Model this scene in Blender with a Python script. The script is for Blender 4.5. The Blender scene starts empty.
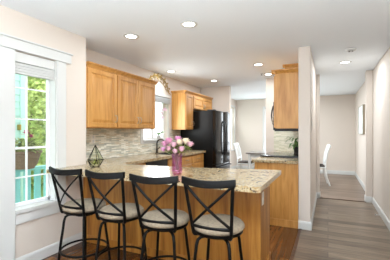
import bpy, bmesh, math, random
from mathutils import Vector, Matrix
random.seed(7)
S = bpy.context.scene
COL = S.collection
PI = math.pi

# ------------------------------------------------------------------ camera
cam_d = bpy.data.cameras.new('camera'); cam = bpy.data.objects.new('camera', cam_d); COL.objects.link(cam)
cam_d.sensor_width = 36; cam_d.lens = 280/390*36; cam_d.shift_y = 2/390; cam_d.clip_start = .05
cam.location = (0, 0, 1.30)
cam.rotation_euler = (PI/2, 0, math.atan(133/280))
S.camera = cam
# ------------------------------------------------------------------ world, lights, exposure
w = bpy.data.worlds.new('world'); S.world = w; w.use_nodes = True
bg = w.node_tree.nodes['Background']; bg.inputs[0].default_value = (.93, .97, 1, 1); bg.inputs[1].default_value = 3.0
S.view_settings.view_transform = 'Standard'; S.view_settings.look = 'None'
S.view_settings.exposure = 0.13; S.view_settings.gamma = 1; S.view_settings.use_curve_mapping = False
LAMP_W = 12.5
def area(name, loc, rot, sx, sy, power, col=(1, 1, 1)):
    l = bpy.data.lights.new(name, 'AREA'); l.shape = 'RECTANGLE'; l.size = sx; l.size_y = sy; l.energy = power; l.color = col
    o = bpy.data.objects.new(name, l); COL.objects.link(o); o.location = loc; o.rotation_euler = rot
    return o
# added unseen fills behind the camera; daylight at the patio doors and the windows
area('rear_fill', (-.95, -3.9, 1.3), (PI/2, 0, PI), 3.2, 2.2, 60, (.78, .90, 1)).rotation_euler = (PI/2+.75, 0, 0)  # unseen fill at the rear opening, tilted up to brighten the ceiling
area('ceiling_bounce_fill', (-.2, -.35, 1.55), (PI, 0, 0), 1.8, 1.2, 225, (.84, .93, 1))  # added upward fill that lights the ceiling, not a lamp of the room
area('daylight_patio', (-1.43, 9.66, 1.15), (-PI/2-.25, 0, 0), 1.0, 2.0, 24, (.82, .92, 1))
area('daylight_nook', (-2.94, 9.1, 1.4), (0, -PI/2-.5, 0), 1.4, .6, 5, (.9, .96, 1))
area('daylight_sink', (-2.9, 4.55, 1.6), (0, -PI/2+.1, 0), .7, .7, 12, (.97, .985, 1))

# ------------------------------------------------------------------ helpers
def lin(c):
    return tuple(((v/255)/12.92 if v/255 <= .04045 else ((v/255+.055)/1.055)**2.4) for v in c) + (1,)
def newmat(name):
    m = bpy.data.materials.new(name); m.use_nodes = True
    return m, m.node_tree, m.node_tree.nodes['Principled BSDF']
def mat(name, rgb, rough=.5, metal=0, bump=0, bscale=200, var=0, **kw):
    m, t, p = newmat(name)
    c = lin(rgb); p.inputs['Base Color'].default_value = c
    p.inputs['Roughness'].default_value = rough; p.inputs['Metallic'].default_value = metal
    for k, v in kw.items(): p.inputs[k.replace('_', ' ')].default_value = v
    n = t.nodes.new('ShaderNodeTexNoise'); tc = t.nodes.new('ShaderNodeTexCoord')
    t.links.new(tc.outputs['Object'], n.inputs['Vector']); n.inputs['Scale'].default_value = bscale; n.inputs['Detail'].default_value = 3
    if bump:
        b = t.nodes.new('ShaderNodeBump'); b.inputs['Strength'].default_value = bump; b.inputs['Distance'].default_value = .002
        t.links.new(n.outputs[0], b.inputs['Height']); t.links.new(b.outputs[0], p.inputs['Normal'])
    if var:
        r = t.nodes.new('ShaderNodeValToRGB'); r.color_ramp.elements[0].position = .3; r.color_ramp.elements[1].position = .7
        r.color_ramp.elements[0].color = [max(0, v*(1-var)) for v in c[:3]]+[1]; r.color_ramp.elements[1].color = [min(1, v*(1+var)) for v in c[:3]]+[1]
        t.links.new(n.outputs[0], r.inputs[0]); t.links.new(r.outputs[0], p.inputs['Base Color'])
    return m
def mapping(t, scale=(1, 1, 1), rot=(0, 0, 0), coord='Object'):
    tc = t.nodes.new('ShaderNodeTexCoord'); mp = t.nodes.new('ShaderNodeMapping')
    mp.inputs['Scale'].default_value = scale; mp.inputs['Rotation'].default_value = rot
    t.links.new(tc.outputs[coord], mp.inputs[0]); return mp
def ramp(t, stops):
    r = t.nodes.new('ShaderNodeValToRGB'); e = r.color_ramp.elements
    while len(e) < len(stops): e.new(.5)
    for k, (p, c) in enumerate(stops): e[k].position = p; e[k].color = lin(c)
    return r
def wood(name, c0, c1, c2, rough=.35, scale=(9, 9, .7)):
    m, t, p = newmat(name)
    tc = t.nodes.new('ShaderNodeTexCoord'); oi = t.nodes.new('ShaderNodeObjectInfo')
    mul = t.nodes.new('ShaderNodeMath'); mul.operation = 'MULTIPLY'; mul.inputs[1].default_value = 17
    add = t.nodes.new('ShaderNodeVectorMath'); add.operation = 'ADD'
    t.links.new(oi.outputs['Random'], mul.inputs[0]); t.links.new(tc.outputs['Object'], add.inputs[0]); t.links.new(mul.outputs[0], add.inputs[1])
    mp = t.nodes.new('ShaderNodeMapping'); mp.inputs['Scale'].default_value = scale; t.links.new(add.outputs[0], mp.inputs[0])
    n = t.nodes.new('ShaderNodeTexNoise'); n.inputs['Scale'].default_value = 1.6; n.inputs['Detail'].default_value = 6; n.inputs['Distortion'].default_value = 1.2
    t.links.new(mp.outputs[0], n.inputs['Vector'])
    n2 = t.nodes.new('ShaderNodeTexNoise'); n2.inputs['Scale'].default_value = 9; n2.inputs['Detail'].default_value = 3
    t.links.new(mp.outputs[0], n2.inputs['Vector'])
    mx = t.nodes.new('ShaderNodeMath'); mx.operation = 'MULTIPLY_ADD'; mx.inputs[1].default_value = .35
    t.links.new(n2.outputs[0], mx.inputs[0]); t.links.new(n.outputs[0], mx.inputs[2])
    r = ramp(t, [(.45, c0), (.66, c1), (.9, c2)])
    t.links.new(mx.outputs[0], r.inputs[0]); t.links.new(r.outputs[0], p.inputs['Base Color'])
    p.inputs['Roughness'].default_value = rough
    return m
def planks(name, cols, rot, rough=.3, length=1.2, width=.13, grout=(60, 45, 35)):
    m, t, p = newmat(name)
    mp = mapping(t, rot=(0, 0, rot))
    b = t.nodes.new('ShaderNodeTexBrick'); b.inputs['Scale'].default_value = 1; b.inputs['Brick Width'].default_value = length
    b.inputs['Row Height'].default_value = width; b.inputs['Mortar Size'].default_value = .003; b.inputs['Color1'].default_value = (0, 0, 0, 1)
    b.inputs['Color2'].default_value = (1, 1, 1, 1); b.inputs['Mortar'].default_value = (.5, .5, .5, 1); b.offset = .37
    t.links.new(mp.outputs[0], b.inputs['Vector'])
    mp2 = t.nodes.new('ShaderNodeMapping'); mp2.inputs['Scale'].default_value = (1.5, 16, 1); t.links.new(mp.outputs[0], mp2.inputs[0])
    n = t.nodes.new('ShaderNodeTexNoise'); n.inputs['Scale'].default_value = 2; n.inputs['Detail'].default_value = 6; n.inputs['Distortion'].default_value = .6
    t.links.new(mp2.outputs[0], n.inputs['Vector'])
    mx = t.nodes.new('ShaderNodeMix'); mx.data_type = 'RGBA'; mx.inputs[0].default_value = .62
    t.links.new(b.outputs['Color'], mx.inputs[6]); t.links.new(n.outputs[0], mx.inputs[7])
    r = ramp(t, [(.25, cols[0]), (.5, cols[1]), (.78, cols[2])]); t.links.new(mx.outputs[2], r.inputs[0])
    m2 = t.nodes.new('ShaderNodeMix'); m2.data_type = 'RGBA'; m2.inputs[7].default_value = lin(grout)
    t.links.new(b.outputs['Fac'], m2.inputs[0]); t.links.new(r.outputs[0], m2.inputs[6]); t.links.new(m2.outputs[2], p.inputs['Base Color'])
    p.inputs['Roughness'].default_value = rough
    return m
def granite(name):
    m, t, p = newmat(name)
    mp = mapping(t, scale=(1, 1, 1))
    n = t.nodes.new('ShaderNodeTexNoise'); n.inputs['Scale'].default_value = 9; n.inputs['Detail'].default_value = 8; n.inputs['Distortion'].default_value = 1.2; n.inputs['Roughness'].default_value = .7
    t.links.new(mp.outputs[0], n.inputs['Vector'])
    r = ramp(t, [(.32, (84, 64, 46)), (.42, (158, 130, 92)), (.50, (190, 174, 142)), (.58, (160, 128, 78)), (.70, (206, 196, 172))])
    t.links.new(n.outputs[0], r.inputs[0])
    v = t.nodes.new('ShaderNodeTexNoise'); v.inputs['Scale'].default_value = 55; v.inputs['Detail'].default_value = 4
    t.links.new(mp.outputs[0], v.inputs['Vector'])
    r2 = ramp(t, [(.36, (255, 255, 255)), (.42, (0, 0, 0))]); t.links.new(v.outputs[0], r2.inputs[0])
    mx = t.nodes.new('ShaderNodeMix'); mx.data_type = 'RGBA'; mx.inputs[7].default_value = lin((62, 52, 46))
    t.links.new(r2.outputs[0], mx.inputs[0]); t.links.new(r.outputs[0], mx.inputs[6]); t.links.new(mx.outputs[2], p.inputs['Base Color'])
    p.inputs['Roughness'].default_value = .16
    return m
def tiles(name, stops, axis):   # linear mosaic; axis 'x' = wall lies in the YZ plane, 'y' = in XZ
    m, t, p = newmat(name)
    tc = t.nodes.new('ShaderNodeTexCoord'); sp = t.nodes.new('ShaderNodeSeparateXYZ'); cb = t.nodes.new('ShaderNodeCombineXYZ')
    t.links.new(tc.outputs['Object'], sp.inputs[0]); t.links.new(sp.outputs[1 if axis == 'x' else 0], cb.inputs[0]); t.links.new(sp.outputs[2], cb.inputs[1])
    b = t.nodes.new('ShaderNodeTexBrick'); b.inputs['Scale'].default_value = 1; b.inputs['Brick Width'].default_value = .11
    b.inputs['Row Height'].default_value = .017; b.inputs['Mortar Size'].default_value = .0012; b.inputs['Color1'].default_value = (0, 0, 0, 1)
    b.inputs['Color2'].default_value = (1, 1, 1, 1); b.inputs['Mortar'].default_value = (.5, .5, .5, 1); b.offset = .41; b.inputs['Bias'].default_value = 0
    t.links.new(cb.outputs[0], b.inputs['Vector'])
    r = ramp(t, stops); r.color_ramp.interpolation = 'CONSTANT'; t.links.new(b.outputs['Color'], r.inputs[0])
    m2 = t.nodes.new('ShaderNodeMix'); m2.data_type = 'RGBA'; m2.inputs[7].default_value = lin((196, 192, 180))
    t.links.new(b.outputs['Fac'], m2.inputs[0]); t.links.new(r.outputs[0], m2.inputs[6]); t.links.new(m2.outputs[2], p.inputs['Base Color'])
    p.inputs['Roughness'].default_value = .25
    return m
def glassmat(name, rgb, rough=.0, mixfac=.12, tint=(255, 255, 255)):
    m, t, p = newmat(name)
    tr = t.nodes.new('ShaderNodeBsdfTransparent'); tr.inputs[0].default_value = lin(tint)
    gl = t.nodes.new('ShaderNodeBsdfGlossy'); gl.inputs[0].default_value = lin(rgb); gl.inputs['Roughness'].default_value = rough
    mx = t.nodes.new('ShaderNodeMixShader'); mx.inputs[0].default_value = mixfac
    t.links.new(tr.outputs[0], mx.inputs[1]); t.links.new(gl.outputs[0], mx.inputs[2])
    t.links.new(mx.outputs[0], t.nodes['Material Output'].inputs[0]); return m
def emis(name, rgb, s):
    m, t, p = newmat(name); p.inputs['Base Color'].default_value = lin(rgb)
    p.inputs['Emission Color'].default_value = lin(rgb); p.inputs['Emission Strength'].default_value = s
    return m

WALL = mat('wall_paint', (216, 205, 194), .75, bump=.15, bscale=90)
CEIL = mat('ceiling_paint', (240, 246, 251), .8, bump=.2, bscale=70)
WHITE = mat('white_paint', (208, 208, 205), .4)
VINYL = mat('white_vinyl', (244, 245, 245), .35)
OAK = wood('oak', (170, 114, 50), (193, 138, 70), (206, 154, 86), .4)
OAKP = wood('oak_panel', (120, 72, 18), (158, 102, 34), (184, 130, 56), .42, (7, 7, .5))
GRAN = granite('granite')
TILEX = tiles('mosaic_x', [(0, (212, 210, 192)), (.25, (232, 228, 212)), (.5, (184, 186, 172)), (.68, (244, 242, 230)), (.85, (214, 202, 176))], 'x')
TILEY = tiles('mosaic_y', [(0, (206, 204, 178)), (.3, (220, 216, 194)), (.5, (194, 194, 168)), (.7, (226, 222, 204))], 'y')
FLK = planks('kitchen_floor', ((50, 26, 10), (92, 54, 24), (132, 84, 42)), PI/2, .22, 1.0, .09, (40, 22, 12))
FLH = planks('hall_floor', ((78, 62, 48), (118, 100, 82), (160, 142, 120)), 0, .3, 1.2, .14, (70, 56, 48))
FLD = planks('dining_floor', ((88, 72, 58), (116, 97, 82), (140, 120, 104)), 0, .33, 1.2, .12, (66, 54, 44))
DARKW = wood('dark_strip', (52, 32, 20), (80, 50, 30), (100, 66, 42), .35, (1, 12, 12))
BLACKM = mat('black_metal', (7, 5, 4), .5, .0, Specular_IOR_Level=.15)
SUEDE = mat('taupe_suede', (134, 120, 101), .9, bump=.4, bscale=60, var=.18)
FRIDGE = mat('black_gloss', (10, 10, 12), .16, Specular_IOR_Level=.35)
FRSIDE = mat('black_side', (10, 10, 11), .3, bump=.2, bscale=250, Specular_IOR_Level=.2)
HANDB = mat('black_handle', (14, 14, 15), .3, 0)
NICKEL = mat('nickel', (176, 168, 156), .28, 1)
STEEL = mat('steel', (150, 150, 150), .25, 1)
BRONZE = mat('bronze', (52, 44, 38), .3, .9)
GOLD = mat('antique_gold', (168, 138, 66), .32, .85, var=.35, bscale=40)
BLKGLASS = mat('black_glass', (10, 10, 11), .08)
BLKPLAS = mat('black_plastic', (18, 18, 18), .4)
PLATE = mat('ivory_plate', (232, 226, 214), .4)
GLASS = glassmat('clear_glass', (255, 255, 255), .02, .06)
TERRG = glassmat('terrarium_glass', (230, 240, 230), .05, .06, (240, 244, 232))
VASEG = glassmat('pink_glass', (240, 190, 225), .06, .14, (243, 222, 244))
LENS = emis('lamp_lens', (255, 250, 240), 9)
LEAF = mat('leaf_green', (140, 156, 80), .5, var=.35, bscale=30)
LEAFD = mat('leaf_dark', (92, 140, 66), .4, var=.3, bscale=25)
TREEL = mat('tree_leaf', (204, 236, 132), .55, var=.5, bscale=6)
TREEL.node_tree.nodes['Principled BSDF'].inputs['Subsurface Weight'].default_value = 0
TEAL = mat('teal_paint', (148, 222, 222), .6)
TEALP = mat('teal_siding', (178, 218, 208), .7)
POT = mat('brown_pot', (122, 98, 80), .8, var=.15, bscale=30)
GRASS = mat('grass', (104, 140, 72), .9, var=.4, bscale=20)
TABLET = mat('grey_table_top', (120, 114, 108), .3)
CHW = mat('white_chair_paint', (232, 234, 232), .4)
SEATD = mat('dark_seat', (74, 66, 60), .8)
SHADE = mat('grey_fabric', (176, 178, 178), .9, bump=.3, bscale=120)
SUCC = mat('succulent', (140, 146, 70), .6, var=.3, bscale=40)
CANVAS = mat('canvas_art', (220, 226, 222), .8, var=.22, bscale=5)
TAUPEF = mat('frame_taupe', (150, 138, 116), .5)

class MB:
    def __init__(s): s.bm = bmesh.new()
    def box(s, x0, x1, y0, y1, z0, z1):
        v = [s.bm.verts.new(p) for p in ((x0, y0, z0), (x1, y0, z0), (x1, y1, z0), (x0, y1, z0), (x0, y0, z1), (x1, y0, z1), (x1, y1, z1), (x0, y1, z1))]
        for f in ((3, 2, 1, 0), (4, 5, 6, 7), (0, 1, 5, 4), (1, 2, 6, 5), (2, 3, 7, 6), (3, 0, 4, 7)): s.bm.faces.new([v[i] for i in f])
        return s
    def prism(s, poly, z0, z1):
        a = [s.bm.verts.new((x, y, z0)) for x, y in poly]; b = [s.bm.verts.new((x, y, z1)) for x, y in poly]
        n = len(poly); s.bm.faces.new(a[::-1]); s.bm.faces.new(b)
        for i in range(n): s.bm.faces.new((a[i], a[(i+1) % n], b[(i+1) % n], b[i]))
        return s
    def prof(s, pts, axis, a, b):    # profile polygon extruded along 'x' or 'y'
        mk = (lambda q, t: (t, q[0], q[1])) if axis == 'x' else (lambda q, t: (q[0], t, q[1]))
        A = [s.bm.verts.new(mk(q, a)) for q in pts]; B = [s.bm.verts.new(mk(q, b)) for q in pts]; n = len(pts)
        s.bm.faces.new(A[::-1]); s.bm.faces.new(B)
        for i in range(n): s.bm.faces.new((A[i], A[(i+1) % n], B[(i+1) % n], B[i]))
        return s
    def lathe(s, prof, c=(0, 0, 0), n=28, sx=1, sy=1):
        rings = []
        for r, z in prof:
            if r < 1e-5: rings.append([s.bm.verts.new((c[0], c[1], c[2]+z))])
            else: rings.append([s.bm.verts.new((c[0]+sx*r*math.cos(2*PI*i/n), c[1]+sy*r*math.sin(2*PI*i/n), c[2]+z)) for i in range(n)])
        for A, B in zip(rings, rings[1:]):
            for i in range(n):
                j = (i+1) % n
                if len(A) == 1 and len(B) == 1: break
                if len(A) == 1: s.bm.faces.new((A[0], B[i], B[j]))
                elif len(B) == 1: s.bm.faces.new((A[i], A[j], B[0]))
                else: s.bm.faces.new((A[i], A[j], B[j], B[i]))
        return s
    def tube(s, pts, r, n=10, closed=False, flat=None):   # flat=(rx, rz) for oval/flat bars
        P = [Vector(p) for p in pts]; N = len(P); rings = []; up = Vector((0, 0, 1)); prev = None
        for i, p in enumerate(P):
            if closed: d = P[(i+1) % N]-P[(i-1) % N]
            else: d = P[min(i+1, N-1)]-P[max(i-1, 0)]
            d.normalize()
            if prev is None:
                a = d.cross(up)
                if a.length < 1e-3: a = Vector((1, 0, 0))
            else: a = prev - d*prev.dot(d)
            a.normalize(); prev = a.copy(); b = a.cross(d).normalized()
            rr = r[i] if isinstance(r, (list, tuple)) else r
            ra, rb = (flat if flat else (rr, rr))
            rings.append([s.bm.verts.new(p+a*ra*math.cos(2*PI*k/n)+b*rb*math.sin(2*PI*k/n)) for k in range(n)])
        m = N if closed else N-1
        for i in range(m):
            A, B = rings[i], rings[(i+1) % N]
            for k in range(n): s.bm.faces.new((A[k], A[(k+1) % n], B[(k+1) % n], B[k]))
        if not closed: s.bm.faces.new(rings[0][::-1]); s.bm.faces.new(rings[-1])
        return s
    def ball(s, c, r, sc=(1, 1, 1), u=12, v=8):
        m = Matrix.Translation(c) @ Matrix.Diagonal((r*sc[0], r*sc[1], r*sc[2], 1))
        bmesh.ops.create_uvsphere(s.bm, u_segments=u, v_segments=v, radius=1, matrix=m); return s
    def leaf(s, p, d, L, W, droop=.3, up=(0, 0, 1)):
        d = Vector(d).normalized(); sd = d.cross(Vector(up));
        if sd.length < .01: sd = Vector((1, 0, 0))
        sd.normalize(); nrm = sd.cross(d).normalized(); p = Vector(p); rows = []
        for k in range(6):
            q = k/5; c = p+d*L*q-Vector((0, 0, 1))*droop*L*q*q; w_ = W*math.sin(PI*min(.97, q*.9+.06))
            rows.append((s.bm.verts.new(c-sd*w_/2+nrm*w_*.15), s.bm.verts.new(c), s.bm.verts.new(c+sd*w_/2+nrm*w_*.15)))
        for a, b in zip(rows, rows[1:]):
            s.bm.faces.new((a[0], a[1], b[1], b[0])); s.bm.faces.new((a[1], a[2], b[2], b[1]))
        return s
    def panel(s, o, u, v, n, w_, h, loops):
        """nested rectangles: loops of (inset, height) from the back outwards"""
        o, u, v, n = Vector(o), Vector(u), Vector(v), Vector(n); R = []
        for ins, ht in loops:
            R.append([s.bm.verts.new(o+u*a+v*b+n*ht) for a, b in ((ins, ins), (w_-ins, ins), (w_-ins, h-ins), (ins, h-ins))])
        s.bm.faces.new(R[0][::-1])
        for A, B in zip(R, R[1:]):
            for i in range(4): s.bm.faces.new((A[i], A[(i+1) % 4], B[(i+1) % 4], B[i]))
        s.bm.faces.new(R[-1]); return s
    def build(s, name, m, parent=None, bevel=0, smooth=False, sub=0):
        bmesh.ops.recalc_face_normals(s.bm, faces=s.bm.faces[:])
        if parent is not None and not parent.get('_local'):
            root = parent
            off = Vector((0, 0, 0))
            while root is not None: off += Vector(root.location); root = root.parent
            for v_ in s.bm.verts: v_.co -= off
        me = bpy.data.meshes.new(name); s.bm.to_mesh(me); s.bm.free()
        if smooth:
            for f in me.polygons: f.use_smooth = True
        me.materials.append(m)
        o = bpy.data.objects.new(name, me); COL.objects.link(o)
        if parent is not None: o.parent = parent
        if bevel:
            b = o.modifiers.new('bevel', 'BEVEL'); b.width = bevel; b.segments = 2; b.limit_method = 'ANGLE'
        if sub:
            b = o.modifiers.new('sub', 'SUBSURF'); b.levels = sub; b.render_levels = sub
        if smooth:
            b = o.modifiers.new('es', 'EDGE_SPLIT'); b.split_angle = math.radians(50)
        return o
def tag(o, label, cat, group=None, kind=None):
    o['label'] = label; o['category'] = cat
    if group: o['group'] = group
    if kind: o['kind'] = kind
    return o
def thing(name, label, cat, loc=(0, 0, 0), group=None):
    o = bpy.data.objects.new(name, None); COL.objects.link(o); o.location = loc; o.empty_display_size = .1
    return tag(o, label, cat, group)
def struct(o):
    o['kind'] = 'structure'; return o
def copy_tree(o, parent=None):
    c = o.copy(); COL.objects.link(c)
    if parent is not None: c.parent = parent
    for ch in list(o.children): copy_tree(ch, c)
    return c

# ------------------------------------------------------------------ room shell
H = 2.44
XL, XK, XR = -2.65, -2.98, .745
def wall_yz(mb, x0, x1, ya, yb, holes):      # wall running along y with rectangular holes (y0,y1,z0,z1)
    y = ya
    for (h0, h1, z0, z1) in sorted(holes):
        if h0 > y: mb.box(x0, x1, y, h0, 0, H)
        if z0 > 0: mb.box(x0, x1, h0, h1, 0, z0)
        if z1 < H: mb.box(x0, x1, h0, h1, z1, H)
        y = h1
    if y < yb: mb.box(x0, x1, y, yb, 0, H)
def wall_xz(mb, y0, y1, xa, xb, holes):
    x = xa
    for (h0, h1, z0, z1) in sorted(holes):
        if h0 > x: mb.box(x, h0, y0, y1, 0, H)
        if z0 > 0: mb.box(h0, h1, y0, y1, 0, z0)
        if z1 < H: mb.box(h0, h1, y0, y1, z1, H)
        x = h1
    if x < xb: mb.box(x, xb, y0, y1, 0, H)
YB, YF = -4.0, 9.7
WY0, WY1, WZ0, WZ1 = 1.56, 2.085, .56, 2.065
m = MB(); wall_yz(m, XL-.14, XL, YB, 2.5, [(.6, 1.5, 0, 2.065), (WY0, WY1, WZ0, WZ1)]); m.box(XK-.12, XL-.14, 2.38, 2.5, 0, H)
struct(m.build('wall_left', WALL))
SK = (4.1, 4.96, 1.15, 1.99)
m = MB(); wall_yz(m, XK-.12, XK, 2.5, YF, [SK, (8.75, 9.5, .7, 2.15)]); struct(m.build('wall_kitchen', WALL))
m = MB(); m.box(XK, -2.2, 6.62, 6.74, 0, H); struct(m.build('wall_fridge', WALL))
m = MB(); m.box(-.36, -.21, 4.0, 6.05, 0, H); m.box(-1.2, -.21, 6.05, 6.17, 0, H); m.box(-.21, -.15, 6.05, 6.17, 0, H); struct(m.build('wall_wing', WALL, bevel=.006))
m = MB(); m.box(XR, XR+.12, YB, YF, 0, H); m.box(.64, XR, 6.05, 6.22, 0, H); struct(m.build('wall_right', WALL, bevel=.006))
m = MB(); wall_xz(m, YF, YF+.12, XK-.12, XR+.12, [(-1.96, -.9, 0, 2.1)]); struct(m.build('wall_far', WALL))
m = MB(); wall_xz(m, YB-.12, YB, XL-.14, XR+.12, [(-2.5, .6, .15, 2.3)]); struct(m.build('wall_back', WALL))
m = MB(); m.box(XK-.12, XR+.12, YB-.12, YF+.12, H, H+.1); struct(m.build('ceiling', CEIL))
FX = -.335
m = MB(); m.box(FX, XR, YB, 6.05, -.05, 0); struct(m.build('floor', FLH))
m = MB(); m.box(XK, FX, YB, 6.05, -.05, 0); struct(m.build('floor_kitchen', FLK))
m = MB(); m.box(XK, XR, 6.05, YF, -.05, 0); struct(m.build('floor_dining', FLD))
m = MB(); m.box(FX-.018, FX+.018, YB, 3.984, .0005, .009); struct(m.build('trim_1', DARKW, bevel=.003))
m = MB(); m.box(-.15, .64, 6.03, 6.07, .0005, .009); struct(m.build('trim_2', DARKW, bevel=.003))
def base_prof(out): # profile helper: (offset, z)
    return [(0, 0), (out*.014, 0), (out*.014, .085), (out*.010, .10), (out*.004, .11), (0, .11)]
def bb_y(mb, x, out, ya, yb): mb.prof([(x+p, z) for p, z in base_prof(out)], 'y', ya, yb)
def bb_x(mb, y, out, xa, xb): mb.prof([(y+p, z) for p, z in base_prof(out)], 'x', xa, xb)
m = MB(); bb_y(m, XL+.0005, 1, 1.64, 2.44); bb_y(m, XL+.0005, 1, YB, .48); struct(m.build('baseboard_left', WHITE))
m = MB(); bb_x(m, 3.9995, -1, -.365, -.196); bb_y(m, -.2095, 1, 3.99, 6.05); bb_x(m, 6.0495, -1, -.195, -.136); bb_y(m, -.1495, 1, 6.04, 6.17)
struct(m.build('baseboard_wing', WHITE))
m = MB(); bb_y(m, XR-.0005, -1, YB, 6.05); bb_x(m, 6.0495, -1, .626, .731); bb_y(m, .6395, -1, 6.04, 6.22); bb_y(m, XR-.0005, -1, 6.22, YF); struct(m.build('baseboard_right', WHITE))
m = MB(); bb_x(m, YF-.0005, -1, -.83, XR-.015); bb_x(m, YF-.0005, -1, XK, -2.03); struct(m.build('baseboard_far', WHITE))
m = MB(); bb_y(m, XK+.0005, 1, 6.75, YF-.015); struct(m.build('baseboard_nook', WHITE))

# left window and patio door
struct(MB().box(XL, XL+.03, .45, 2.262, 2.068, 2.165).box(XL, XL+.045, .44, 2.275, 2.165, 2.18).build('trim_3', WHITE, bevel=.002))
struct(MB().box(XL, XL+.022, 1.5, 1.637, 0, 2.067).build('trim_4', WHITE, bevel=.003))
struct(MB().box(XL, XL+.022, .47, .6, 0, 2.067).build('trim_5', WHITE, bevel=.003))
m = MB(); m.box(XL, XL+.02, WY1, WY1+.115, .43, 2.067)            # right casing
m.box(XL, XL+.02, 1.638, WY1, .43, WZ0-.03)                       # lower casing
wf = struct(m.build('window_1', WHITE, bevel=.003))
m = MB(); m.box(XL-.12, XL+.035, 1.638, WY1-.001, WZ0-.0295, WZ0+.008); m.build('window_sill', WHITE, wf, bevel=.003)
m = MB()
gx0, gx1 = XL-.115, XL-.085
y0, y1, z0, z1 = WY0+.001, WY1-.001, WZ0+.0085, WZ1-.001
m.box(gx0, gx1, y0, y0+.035, z0, z1).box(gx0, gx1, y1-.035, y1, z0, z1).box(gx0, gx1, y0, y1, z0, z0+.035).box(gx0, gx1, y0, y1, z1-.04, z1)
m.build('window_frame', VINYL, wf, bevel=.003)
MB().box(XL-.084, XL-.001, WY1-.010, WY1-.0005, WZ0+.0085, WZ1-.001).build('jamb_liner', WHITE, wf)
m = MB()
ym = 1.822
m.box(gx0+.008, gx1-.006, ym-.007, ym+.007, z0+.03, z1-.03)
for zz in (.85, 1.14, 1.43, 1.735): m.box(gx0+.009, gx1-.007, y0+.03, y1-.03, zz-(.011 if zz == 1.14 else .007), zz+(.011 if zz == 1.14 else .007))
m.build('muntins', VINYL, wf)
MB().box(gx0+.013, gx0+.016, y0+.03, y1-.03, z0+.03, z1-.03).build('pane', GLASS, wf)
MB().box(XL-.06, XL-.05, WY1-.10, WY1-.06, WZ0+.012, WZ0+.03).box(XL-.03, XL-.02, 2.04, 2.06, WZ0+.012, WZ0+.04).build('latch', VINYL, wf)
t = thing('window_blind', 'white pleated blind raised to the top of the tall left window', 'blind', (XL-.04, 1.86, 1.84))
MB().box(XL-.075, XL-.005, 1.64, WY1-.012, 1.965, 2.06).build('headrail', WHITE, t, bevel=.004)
m = MB()
for k in range(6): m.box(XL-.07+.004*(k % 2), XL-.014-.004*(k % 2), 1.64, WY1-.014, 1.882+k*.0135, 1.893+k*.0135)
m.build('blind_slats', WHITE, t)
MB().box(XL-.068, XL-.016, 1.64, WY1-.014, 1.859, 1.879).build('bottom_rail', WHITE, t, bevel=.003)
d = struct(MB().box(XL-.12, XL-.075, .602, 1.498, .01, 2.06).build('door_1', WHITE, bevel=.003))
m = MB()
for (a, b, c, e) in ((.70, 1.03, .2, .9), (1.07, 1.40, .2, .9), (.70, 1.03, 1.0, 1.95), (1.07, 1.40, 1.0, 1.95)):
    m.panel((XL-.075, a, c), (0, 1, 0), (0, 0, 1), (1, 0, 0), b-a, e-c, [(0, 0), (0, .004), (.02, .004), (.03, .001), (.05, .006)])
m.build('door_panel', WHITE, d)
MB().ball((XL-.04, 1.43, .98), .028).tube([(XL-.075, 1.43, .98), (XL-.04, 1.43, .98)], .01).build('door_knob', NICKEL, d, smooth=True)

# sink window
a, b, c, e = SK
m = MB(); m.box(XK, XK+.018, a-.07, a, c-.06, e+.07).box(XK, XK+.018, b, b+.07, c-.06, e+.07).box(XK, XK+.018, a, b, e, e+.07).box(XK, XK+.016, a, b, c-.06, c-.02)
ws = struct(m.build('window_2', WHITE, bevel=.003))
MB().box(XK-.09, XK+.05, a+.001, b-.001, c-.0195, c+.006).build('window_sill', WHITE, ws, bevel=.003)
m = MB(); f0, f1 = XK-.11, XK-.08
m.box(f0, f1, a+.001, a+.045, c+.007, e-.001).box(f0, f1, b-.045, b-.001, c+.007, e-.001).box(f0, f1, a+.04, b-.04, c+.007, c+.045).box(f0, f1, a+.04, b-.04, e-.045, e-.001).box(f0, f1, (a+b)/2-.025, (a+b)/2+.025, c+.04, e-.04)
m.build('window_frame', VINYL, ws, bevel=.003)
MB().box(f0+.012, f0+.015, a+.03, b-.03, c+.03, e-.03).build('pane', GLASS, ws)
t = thing('roman_shade', 'grey fabric shade gathered at the top of the window above the sink', 'blind', (XK, 4.53, 1.86))
m = MB()
for k in range(4): m.prof([(XK+.02+.004*k, 1.87+k*.028), (XK+.05+.003*k, 1.865+k*.028), (XK+.045, 1.90+k*.028), (XK+.02, 1.90+k*.028)], 'y', a-.03, b+.03)
m.build('shade_folds', SHADE, t)
MB().box(XK+.0185, XK+.06, a-.04, b+.04, 1.99, 2.03).build('headrail', WHITE, t, bevel=.003)

# dining windows
m = MB(); m.box(XK, XK+.02, 8.68, 8.75, .63, 2.22).box(XK, XK+.02, 9.5, 9.57, .63, 2.22).box(XK, XK+.02, 8.75, 9.5, 2.15, 2.22).box(XK, XK+.05, 8.75, 9.5, .66, .7)
wn = struct(m.build('window_3', WHITE, bevel=.003))
m = MB(); m.box(XK-.1, XK-.07, 8.751, 8.8, .7, 2.149).box(XK-.1, XK-.07, 9.45, 9.499, .7, 2.149).box(XK-.1, XK-.07, 8.8, 9.45, .7, .75).box(XK-.1, XK-.07, 8.8, 9.45, 2.1, 2.149).box(XK-.1, XK-.07, 8.8, 9.45, 1.4, 1.44)
m.build('window_frame', VINYL, wn)
MB().box(XK-.09, XK-.087, 8.79, 9.46, .74, 2.11).build('pane', GLASS, wn)
m = MB(); m.box(-2.03, -1.96, YF-.02, YF, 0, 2.17).box(-.9, -.83, YF-.02, YF, 0, 2.17).box(-1.96, -.9, YF-.02, YF, 2.1, 2.17)
dp = struct(m.build('door_2', WHITE, bevel=.003))
m = MB()
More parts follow.
